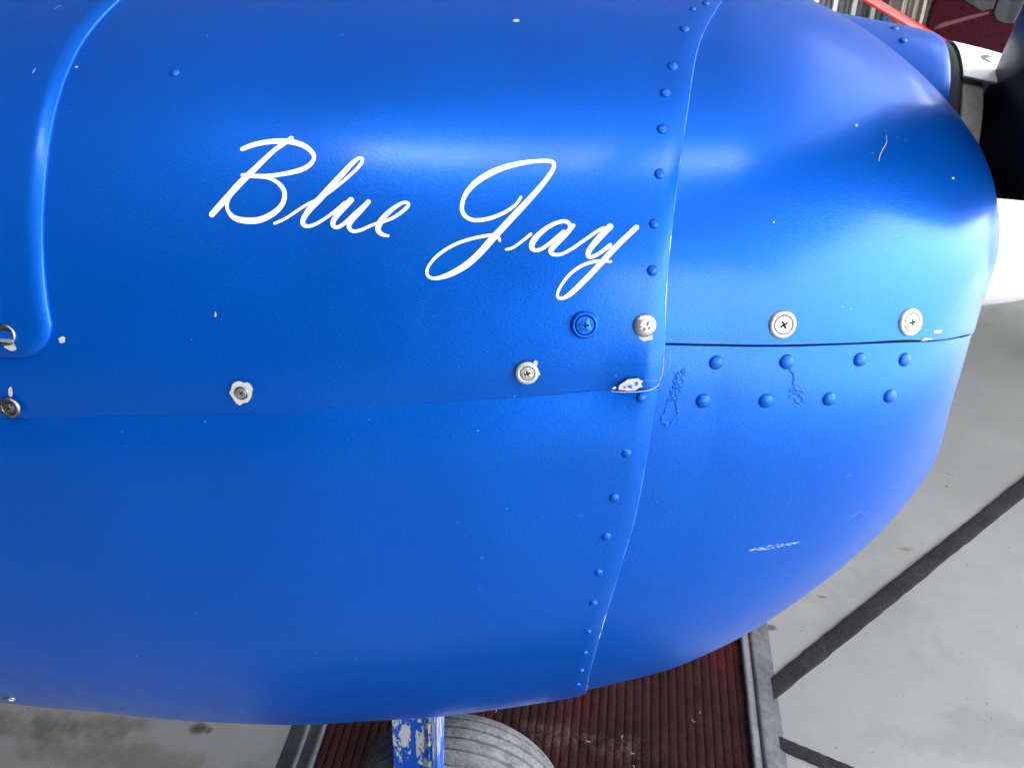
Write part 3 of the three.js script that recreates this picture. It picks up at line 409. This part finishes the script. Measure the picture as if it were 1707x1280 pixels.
scratchLines.forEach((l, i) => { if ((i >= 4 && i <= 6) || i === 17) return; const w = i >= 4 && i <= 6 ? 0.0007 : 0.0003; add('scratch', ribbon(l.map(([u, f], k) => [u, f, w * (0.4 + 0.6 * Math.sin(Math.PI * (k + 0.5) / l.length))]), 0.0003 + i * 0.00001, 4, false), i === 11 || i === 0 ? bare : i < 7 ? paleScratch : scratchMat, owner(...l[0])); });
{ // a long scrape low on the nose: many torn flecks along one direction
  const r = rng(55), g = [], a = scratchLines[4][0], b = scratchLines[4][scratchLines[4].length - 1];
  for (let i = 0; i < 90; i++) { const t = r(), w = 0.0026 * Math.sin(Math.PI * Math.min(1, t * 0.9 + 0.08)), u = lerp(a[0], b[0], t), f = lerp(a[1], b[1], t) - 0.003 + (r() - 0.5) * 2 * w / 0.44, L = 0.0006 + 0.0016 * r(), k = 0.00012 + 0.0002 * r(), dx = 0.98, dy = (b[1] - a[1]) / (b[0] - a[0]) * 0.98; g.push(fan([[u - L * dx, f - L * dy], [u, f - k / 0.44], [u + L * dx, f + L * dy], [u + L * 0.2, f + k / 0.44]], skinH(u, f) + 0.0003 + i * 0.000002)); }
  const m = add('scratch', mergeGeometries(g), paleScratch, lowerBowl, 'broad torn scrape in the paint'); 
}
{ // the cowl's edge is worn pale in places along the seam
  const r = rng(66);
  for (let f = -0.66; f < 1.1;) { const len = 0.02 + 0.09 * r(), hard = f > 0.75 || f < -0.2 || (f > 0.33 && f < 0.62); if (r() < (hard ? 0.85 : 0.3)) { const pts = []; for (let k = 0; k <= 8; k++) { const q = f + len * k / 8; pts.push([seam(q) - 0.0006 - 0.0003 * r(), q, (0.00018 + 0.0003 * r()) * Math.sin(Math.PI * (k + 0.4) / 8.8)]); } const mid = f + len / 2; add('worn_edge', ribbon(pts, 0.0002, 3, false), r() < 0.4 ? paleScratch : scratchMat, mid < crease(-0.05) ? lowerCowl : upperCowl); } f += len; }
}
[[[[-0.3551,0.5639,0.00254],[-0.346,0.5923,0.00276],[-0.3371,0.6203,0.0029],[-0.3282,0.6451,0.00246],[-0.3187,0.6721,0.00212],[-0.3122,0.6864,0.00225],[-0.3071,0.6969,0.00217]],[[-0.3396,0.6762,0.00216],[-0.3307,0.6853,0.00238],[-0.3199,0.6906,0.00247],[-0.3087,0.691,0.00253],[-0.2991,0.6857,0.00235],[-0.2924,0.6755,0.00196],[-0.2893,0.6637,0.00167],[-0.2916,0.6506,0.00205],[-0.2984,0.6409,0.00224],[-0.3091,0.6343,0.00194],[-0.32,0.6302,0.00193],[-0.3293,0.6299,0.00192],[-0.3369,0.6311,0.00163]],[[-0.3292,0.6283,0.00115],[-0.3199,0.6274,0.00133],[-0.3131,0.6209,0.00157],[-0.3083,0.6103,0.00183],[-0.3064,0.5978,0.00194],[-0.3078,0.5818,0.00215],[-0.3137,0.5668,0.00251],[-0.3225,0.5562,0.00267],[-0.3317,0.5546,0.00257],[-0.3392,0.5587,0.0022],[-0.3437,0.5686,0.00156],[-0.3453,0.5799,0.0014],[-0.3437,0.5936,0.00142],[-0.3402,0.6075,0.00134],[-0.3354,0.6233,0.00145]]],[[[-0.3118,0.5513,0.0011],[-0.3052,0.5589,0.0012],[-0.2974,0.5722,0.00121],[-0.2896,0.585,0.00121],[-0.28,0.5974,0.00122],[-0.2715,0.6139,0.00123],[-0.2632,0.6335,0.00134],[-0.258,0.6478,0.00143],[-0.2558,0.659,0.00139],[-0.2575,0.6639,0.00138],[-0.2616,0.657,0.00194],[-0.268,0.6372,0.00239],[-0.2752,0.615,0.00255],[-0.2826,0.5922,0.00271],[-0.2884,0.576,0.0026],[-0.292,0.5611,0.00221],[-0.2923,0.5514,0.00192],[-0.2889,0.5473,0.00155],[-0.2831,0.5519,0.00137],[-0.2761,0.5631,0.00129],[-0.2701,0.5751,0.00129],[-0.2651,0.5874,0.00121]]],[[[-0.2609,0.592,0.00251],[-0.2656,0.5776,0.00231],[-0.2706,0.5622,0.00221],[-0.2719,0.5515,0.00201],[-0.2693,0.5462,0.00155],[-0.2644,0.5523,0.00156],[-0.2572,0.5696,0.00175],[-0.2521,0.5812,0.00185],[-0.2488,0.5898,0.00185]],[[-0.2488,0.5894,0.00194],[-0.2537,0.5736,0.00193],[-0.2591,0.5582,0.00202],[-0.2609,0.5475,0.00183],[-0.258,0.5402,0.00146],[-0.2528,0.542,0.00137],[-0.2475,0.5481,0.00128],[-0.2414,0.5545,0.00119]]],[[[-0.2431,0.5528,0.0011],[-0.2334,0.561,0.00128],[-0.2265,0.5722,0.00147],[-0.2221,0.5833,0.00147],[-0.2225,0.5888,0.00129],[-0.2261,0.5882,0.00139],[-0.2313,0.5799,0.00175],[-0.2363,0.5683,0.00211],[-0.2398,0.5557,0.00247],[-0.2411,0.5443,0.00219],[-0.2391,0.5371,0.00182],[-0.2354,0.5337,0.00127],[-0.2338,0.5337,0.00091]]],[[[-0.1468,0.6027,0.00106],[-0.1489,0.5928,0.00125],[-0.1529,0.5829,0.00135],[-0.1593,0.573,0.00154],[-0.1676,0.5649,0.00164],[-0.1761,0.5619,0.00164],[-0.1814,0.5655,0.00164],[-0.185,0.5743,0.00173],[-0.1859,0.5875,0.00173],[-0.184,0.6058,0.00193],[-0.178,0.6257,0.00245],[-0.169,0.6422,0.00269],[-0.1589,0.654,0.00242],[-0.1486,0.6614,0.00214],[-0.1392,0.6653,0.00174],[-0.1316,0.6665,0.00175],[-0.1272,0.6642,0.00173],[-0.1261,0.6571,0.00155],[-0.128,0.6444,0.00185],[-0.1332,0.6242,0.00213],[-0.141,0.5993,0.00241],[-0.1489,0.5758,0.0026],[-0.1568,0.5525,0.00268],[-0.1639,0.5318,0.00287],[-0.1719,0.5074,0.00277],[-0.18,0.4879,0.00267],[-0.1893,0.4731,0.00238],[-0.1977,0.4649,0.00171],[-0.2034,0.4638,0.00125],[-0.2066,0.4702,0.00126],[-0.2061,0.4823,0.00115],[-0.2012,0.4993,0.00133],[-0.193,0.5152,0.00133],[-0.1837,0.5263,0.00133],[-0.1744,0.5331,0.00134],[-0.165,0.5373,0.00134],[-0.1605,0.535,0.00125],[-0.159,0.5283,0.00106]]],[[[-0.1545,0.5135,0.00095],[-0.1502,0.5165,0.00115],[-0.1448,0.5263,0.00115],[-0.1385,0.5398,0.00124]],[[-0.1123,0.5535,0.00165],[-0.1142,0.5608,0.00164],[-0.119,0.5616,0.00154],[-0.1255,0.5548,0.00173],[-0.1319,0.5425,0.00211],[-0.1363,0.529,0.0024],[-0.1374,0.5181,0.00212],[-0.1347,0.5126,0.00153],[-0.1298,0.5163,0.00153],[-0.1234,0.5294,0.00144],[-0.1167,0.5454,0.00134]],[[-0.1105,0.5551,0.00183],[-0.1156,0.5388,0.00211],[-0.1218,0.5216,0.00211],[-0.1244,0.5119,0.00203],[-0.1226,0.5061,0.00153],[-0.1176,0.5062,0.00134],[-0.1112,0.5144,0.00134],[-0.1029,0.5294,0.00134],[-0.0947,0.5448,0.00135],[-0.0902,0.5518,0.00125]]],[[[-0.0854,0.5544,0.0026],[-0.0908,0.5395,0.0026],[-0.097,0.5198,0.00242],[-0.0991,0.508,0.00214],[-0.0973,0.5019,0.00163],[-0.0919,0.5082,0.00154],[-0.0846,0.5225,0.00174]],[[-0.0676,0.5536,0.00222],[-0.0744,0.5362,0.00222],[-0.0816,0.5169,0.00232],[-0.0887,0.4959,0.00233],[-0.0958,0.4749,0.00224],[-0.103,0.4551,0.00224],[-0.1094,0.4389,0.00205],[-0.114,0.4314,0.00146],[-0.1174,0.4318,0.00125],[-0.1182,0.4388,0.00117],[-0.1164,0.4512,0.00117],[-0.1111,0.471,0.00126],[-0.1038,0.4859,0.00135],[-0.0963,0.4934,0.00134],[-0.0887,0.4954,0.00124],[-0.0834,0.4943,0.00096]]]].forEach((strokes, k) => { add('letter', mergeGeometries(strokes.map((s, i) => ribbon(s, 0.0003 + i * 0.00015, 5, true, 0.00012, 0.8))), vinyl, upperCowl, `white script letter ${'BlueJay'[k]}`); });
// crinkled paint runs: small welts under the blue
{
  const r = rng(23), ball = new THREE.SphereGeometry(1, 8, 6);
  for (const l of [[[-0.0255,0.2927],[-0.0249,0.2768],[-0.0262,0.2521],[-0.0282,0.2244],[-0.0268,0.2087],[-0.0282,0.1877],[-0.0317,0.1759],[-0.0358,0.1804],[-0.0371,0.1925],[-0.0352,0.2147],[-0.0331,0.2401],[-0.031,0.2649],[-0.0283,0.2868]],[[0.0475,0.2985],[0.0516,0.2833],[0.0536,0.2667],[0.0547,0.2499]],[[0.0519,0.245],[0.0562,0.2472],[0.0618,0.2439]],[[0.0535,0.2344],[0.0577,0.2392],[0.0621,0.2281]],[[0.0568,0.2261],[0.061,0.2176],[0.0643,0.2224]]]) {
    const c = smooth(l.map((q) => [...q, 0]), 5), list = [];
    for (const [u, f] of c) for (let k = 0; k < 2; k++) { const R = 0.0005 + 0.0007 * r(), g = ball.clone(), a = u + (r() - 0.5) * 0.0016, b = f + (r() - 0.5) * 0.0036, o = new THREE.Object3D(); g.scale(R * (0.8 + 0.8 * r()), R * 0.45, R * (0.8 + 0.8 * r())); place(o, a, b, skinH(a, b), r() * 6); o.updateMatrix(); g.applyMatrix4(o.matrix); list.push(g); }
    add('paint_welt', mergeGeometries(list), paint, lowerBowl);
  }
}
{ const bump = new THREE.SphereGeometry(1, 8, 6), list = [], r = rng(17); for (const [u, f] of [[-0.0266,0.2891],[-0.0325,0.2434],[-0.0331,0.2503],[-0.0293,0.2755],[-0.0284,0.266],[-0.0313,0.2348],[-0.0302,0.2803],[-0.0279,0.2736],[-0.032,0.2686],[-0.0329,0.235],[-0.0283,0.2841],[-0.0311,0.2331],[-0.0278,0.2757],[-0.0311,0.2624],[-0.0279,0.2845],[-0.0283,0.2567],[-0.0306,0.2711],[-0.0299,0.2491],[-0.0266,0.2796],[-0.0301,0.2324],[-0.0262,0.2753],[-0.0288,0.2531],[-0.0296,0.2742],[-0.0287,0.28],[-0.0312,0.2681],[-0.0322,0.2401],[-0.0292,0.2782],[-0.0293,0.242],[-0.0297,0.2639],[-0.0313,0.2573],[-0.0299,0.2585],[-0.0297,0.255],[-0.0322,0.2339],[-0.0294,0.2699],[-0.0318,0.2457],[-0.0274,0.2595],[-0.029,0.2666],[-0.0317,0.2511],[-0.0324,0.2478],[-0.0292,0.2414],[-0.0274,0.281],[-0.0283,0.2846],[-0.0313,0.2694],[-0.03,0.2491],[-0.0326,0.23],[-0.0281,0.2795]]) { const g = bump.clone(), k = 0.0007 + 0.001 * r(); g.scale(k, k * 0.45, k * (1 + r())); const m = new THREE.Object3D(); place(m, u, f, skinH(u, f), r() * 6); m.updateMatrix(); g.applyMatrix4(m.matrix); list.push(g); } const w = add('paint_welt', mergeGeometries(list), paint, lowerBowl); w.userData.kind = 'stuff'; }
{ // dust and flecks scattered over the paint
  const r = rng(91), by = new Map();
  for (let i = 0; i < 200; i++) { const u = lerp(-0.62, 0.27, r()), f = lerp(-0.7, 1.15, r()), s = 0.0002 + 0.0005 * r() ** 4, a = r() * 6.28, k = 1 + 2 * r(), o = owner(u, f); if (Math.abs(u - seam(f)) < 0.012) continue; const pts = []; for (let j = 0; j < 6; j++) { const q = j / 6 * 6.28, x = Math.cos(q) * s * k, y = Math.sin(q) * s; pts.push([u + x * Math.cos(a) - y * Math.sin(a), f + (x * Math.sin(a) + y * Math.cos(a)) / 0.44]); } if (!by.has(o)) by.set(o, []); by.get(o).push(fan(pts, skinH(u, f) + 0.0003)); }
  for (const [o, l] of by) { const m = add('fleck', mergeGeometries(l), scratchMat, o); m.userData.kind = 'stuff'; }
}
// ---------------------------------------------------------------- spinner, propeller, nose ring
const hub = { x: 0.282, y: 1.269, z: 0.0435, g: 0.1063, d: -0.0561 };
const axisA = new THREE.Vector3(Math.cos(hub.g) * Math.cos(hub.d), Math.sin(hub.d), Math.sin(hub.g) * Math.cos(hub.d)), axisZ = new THREE.Vector3(-Math.sin(hub.g), 0, Math.cos(hub.g)), axisU = axisZ.clone().cross(axisA);
const hp = (s, r, t) => [hub.x + axisA.x * s + r * (Math.cos(t) * axisU.x + Math.sin(t) * axisZ.x), hub.y + axisA.y * s + r * (Math.cos(t) * axisU.y + Math.sin(t) * axisZ.y), hub.z + axisA.z * s + r * (Math.cos(t) * axisU.z + Math.sin(t) * axisZ.z)];
const lathe = (prof, t0, t1, n, uvs = 1) => sheet(prof.length - 1, n, (a, b) => { const [s, r] = prof[Math.round(a * (prof.length - 1))]; return hp(s, r, lerp(t0, t1, b)); }, (q, a, b) => { const p = prof[Math.round(a * (prof.length - 1))]; return [p[0] * uvs, (t0 + (t1 - t0) * b) * 0.14 * uvs]; }, true);
const TAU = Math.PI * 2;
const ringMesh = add('nose_ring', lathe([[-0.3, 0.185], [-0.2, 0.167], [-0.14, 0.1555], [-0.09, 0.148], [-0.05, 0.1435], [-0.02, 0.1402], [-0.008, 0.138], [-0.003, 0.1365], [-0.0005, 0.134], [-0.0005, 0.131], [-0.02, 0.128], [-0.03, 0.05]], -Math.PI, Math.PI, 96), paint, plane, 'round blue ring of the nose behind the spinner');
for (const [s, t] of [[-0.042, 0.4], [-0.047, 0.22]]) { const p = new THREE.Vector3(...hp(s, 0.143, t)), n = p.clone().sub(new THREE.Vector3(...hp(s, 0, t))).normalize(), m = add('rivet', smallRivet, paint, ringMesh); m.position.copy(p); m.quaternion.setFromUnitVectors(UP, n); }
const rs = (s) => 0.13295 - 0.1117 * s - 0.752 * s * s - 6 * Math.max(0, s - 0.12) ** 2.2;
add('backplate', lathe([[-0.004, 0.0], [-0.004, 0.128], [0.0, 0.1305], [0.0075, 0.1305], [0.0095, 0.1285], [0.0095, 0.0]], -Math.PI, Math.PI, 72), dark, plane);
const spinner = new THREE.Group(); spinner.name = numbered('spinner'); plane.add(spinner); spinner.userData.label = 'white pointed spinner with cutouts for the blades';
const C0 = 0.6, C1 = 1.415, SC = 0.125;         // the cutouts
const inner = (l) => [...l, ...l.map(([s, r]) => [s, r - 0.0022]).reverse(), l[0]];
const rearProf = []; for (let i = 0; i <= 12; i++) { const s = lerp(0.0106, SC, i / 12); rearProf.push([s, rs(s)]); }
const frontProf = []; for (let i = 0; i <= 18; i++) { const s = lerp(SC, 0.247, i / 18); frontProf.push([s, Math.max(0.0005, rs(s))]); }
const shell = [lathe(inner(rearProf), C1, C0 + Math.PI, 50), lathe(inner(rearProf), C1 + Math.PI, C0 + TAU, 50), lathe(inner(frontProf), -Math.PI, Math.PI, 96)];
add('spinner_shell', mergeGeometries(shell), whitePaint, spinner);
{ const s = 0.036, t = 0.33, p = new THREE.Vector3(...hp(s, rs(s), t)), n = p.clone().sub(new THREE.Vector3(...hp(s - 0.02, 0, t))).normalize(), q = add('screw', headGeo(0.0068, 0.0016, 0.0008, 0.0024), steel, spinner, 'domed screw on the white spinner'); q.position.copy(p); q.quaternion.setFromUnitVectors(UP, n); }
// filler plate and hub inside the cutout
add('filler_plate', lathe([[0.0125, 0.04], [0.0125, 0.121], [0.0145, 0.1235], [0.03, 0.1215], [0.0315, 0.119], [0.0315, 0.04]], C0 - 0.05, C1 + 0.08, 20), mat(0.34, 0.33, 0.29, 0.55, 0.3, { map: rep(fineTex, 8), bumpMap: rep(fineTex, 10), bumpScale: 0.0004 }), plane, 'grey metal filler plate behind the blade root');
add('hub', lathe([[0.01, 0.0], [0.01, 0.075], [0.11, 0.075], [0.12, 0.0]], -Math.PI, Math.PI, 40), dark, plane);
const bladeMat = mat(0.005, 0.0075, 0.018, 0.42, 0, { roughnessMap: rep(fineTex, 10) });
function blade(turn) {
  const T = 0.888 + turn, s0 = 0.0657, st = []; for (let i = 0; i <= 40; i++) st.push(0.05 + 0.68 * i / 40);
  const O = new THREE.Vector3(...hp(0, 0, 0)), R = new THREE.Vector3(...hp(0, 1, T)).sub(O), K = new THREE.Vector3(...hp(0, 1, T - Math.PI / 2)).sub(O);
  const wid = (r) => r < 0.1 ? 0.108 : r < 0.2 ? lerp(0.111, 0.172, (r - 0.1) / 0.1) : r < 0.34 ? lerp(0.172, 0.125, (r - 0.2) / 0.14) : lerp(0.125, 0.08, (r - 0.34) / 0.4), thick = (r) => lerp(0.03, 0.008, clamp((r - 0.05) / 0.5, 0, 1)), tw = (r) => 2.018 + 0.5 * sst(0.2, 0.75, r);
  return sheet(40, 32, (a, b) => { const r = st[Math.round(a * 40)], th = b * TAU, c = Math.cos(th) * wid(r) / 2, k = Math.sin(th) * thick(r) / 2 * (0.35 + 0.65 * Math.abs(Math.sin(th))), B = tw(r), tip = a > 0.999 ? 0.02 : a > 0.974 ? 0.75 : 1; const p = O.clone().addScaledVector(axisA, s0 + (c * Math.cos(B) + k * Math.sin(B)) * tip).addScaledVector(R, r).addScaledVector(K, (c * Math.sin(B) - k * Math.cos(B)) * tip); return [p.x, p.y, p.z]; }, (q) => [q[1], q[2]]);
}
add('propeller_blade', blade(0), bladeMat, plane, 'dark blue-black propeller blade rising past the spinner');
add('propeller_blade', blade(Math.PI), bladeMat, plane);
// ---------------------------------------------------------------- front wheel and its chipped leg
{
  const chip = noiseTile(512, 71, [[10, 0.5], [24, 0.5], [60, 0.35], [140, 0.2]]);
  const legMap = texture(512, (i, x, y) => { const n = chip[i] + 0.16 * sst(0.55, 1, y / 512) + 0.14 * sst(0.1, 0, Math.abs((x / 512) * 3 % 1 - 0.5) - 0.36); return n > 0.735 ? [0.72, 0.72, 0.72] : n > 0.72 ? [0.36, 0.4, 0.45] : [0.03, 0.3 + 0.1 * (chip[(i * 7) % (512 * 512)] - 0.5), 0.7]; }, true);
  const legMat = new THREE.MeshPhysicalMaterial({ map: rep(legMap, 7, 2.6), roughness: 0.4, bumpMap: rep(legMap, 4.2, 2.6), bumpScale: 0.0006 });
  const s = new THREE.Shape([[-0.036, 0], [0.02, 0.012], [0.03, 0.02], [0.036, 0.02], [0.036, -0.03], [-0.036, -0.03]].map(([x, y]) => new THREE.Vector2(x, y)));
  const g = new THREE.ExtrudeGeometry(s, { depth: 0.44, bevelEnabled: true, bevelSize: 0.002, bevelThickness: 0.002, bevelSegments: 2 }); g.rotateX(-Math.PI / 2); g.rotateY(0); g.scale(1, 1, -1);
  { const ix = g.index; if (!ix) { const p = g.attributes.position.array; for (let i = 0; i < p.length; i += 9) for (let k = 0; k < 3; k++) { const t = p[i + 3 + k]; p[i + 3 + k] = p[i + 6 + k]; p[i + 6 + k] = t; } g.computeVertexNormals(); } }
  const m = metricUV(g); m.scale(0.9, 1, 1); m.rotateZ(-0.05); m.translate(-0.262, 0.15, 0.155);
  add('gear_leg', m, legMat, plane, 'blue nose gear leg with paint chipped to white');
  add('leg_edge', box(0.007, 0.44, 0.05, 0, 0.22, 0).rotateZ(-0.05).translate(-0.2255, 0.15, 0.155), mat(0.7, 0.7, 0.7, 0.45, 0, { map: rep(legMap, 1) }), plane, 'worn white edge of the gear leg');
  const t = new THREE.Group(); t.name = numbered('nose_wheel'); plane.add(t); t.position.set(-0.2, 0.188, 0.08);
  const prof = [], R = 0.18, grooves = [-0.75, -0.45, -0.15, 0.15, 0.45, 0.75];
  for (let i = 0; i <= 120; i++) { const u = i / 120 * 2 - 1; let r = R - 0.055 + 0.055 * Math.sqrt(Math.max(0, 1 - Math.abs(u) ** 2.6)); for (const k of grooves) r -= 0.005 * Math.max(0, 1 - (Math.abs(u - k) / 0.035) ** 2); prof.push(new THREE.Vector2(r, u * 0.062)); }
  prof.unshift(new THREE.Vector2(0.075, -0.045)); prof.push(new THREE.Vector2(0.075, 0.045));
  const tg = new THREE.LatheGeometry(prof, 96); tg.rotateX(Math.PI / 2);
  add('tyre', tg, mat(0.15, 0.15, 0.148, 0.8, 0, { map: rep(tapeTex, 6, 1), bumpMap: rep(fineTex, 10, 2), bumpScale: 0.0006 }), t);
  add('wheel_hub', new THREE.CylinderGeometry(0.078, 0.078, 0.08, 40).rotateX(Math.PI / 2), whitePaint, t);
}
renderer.render(scene, camera);
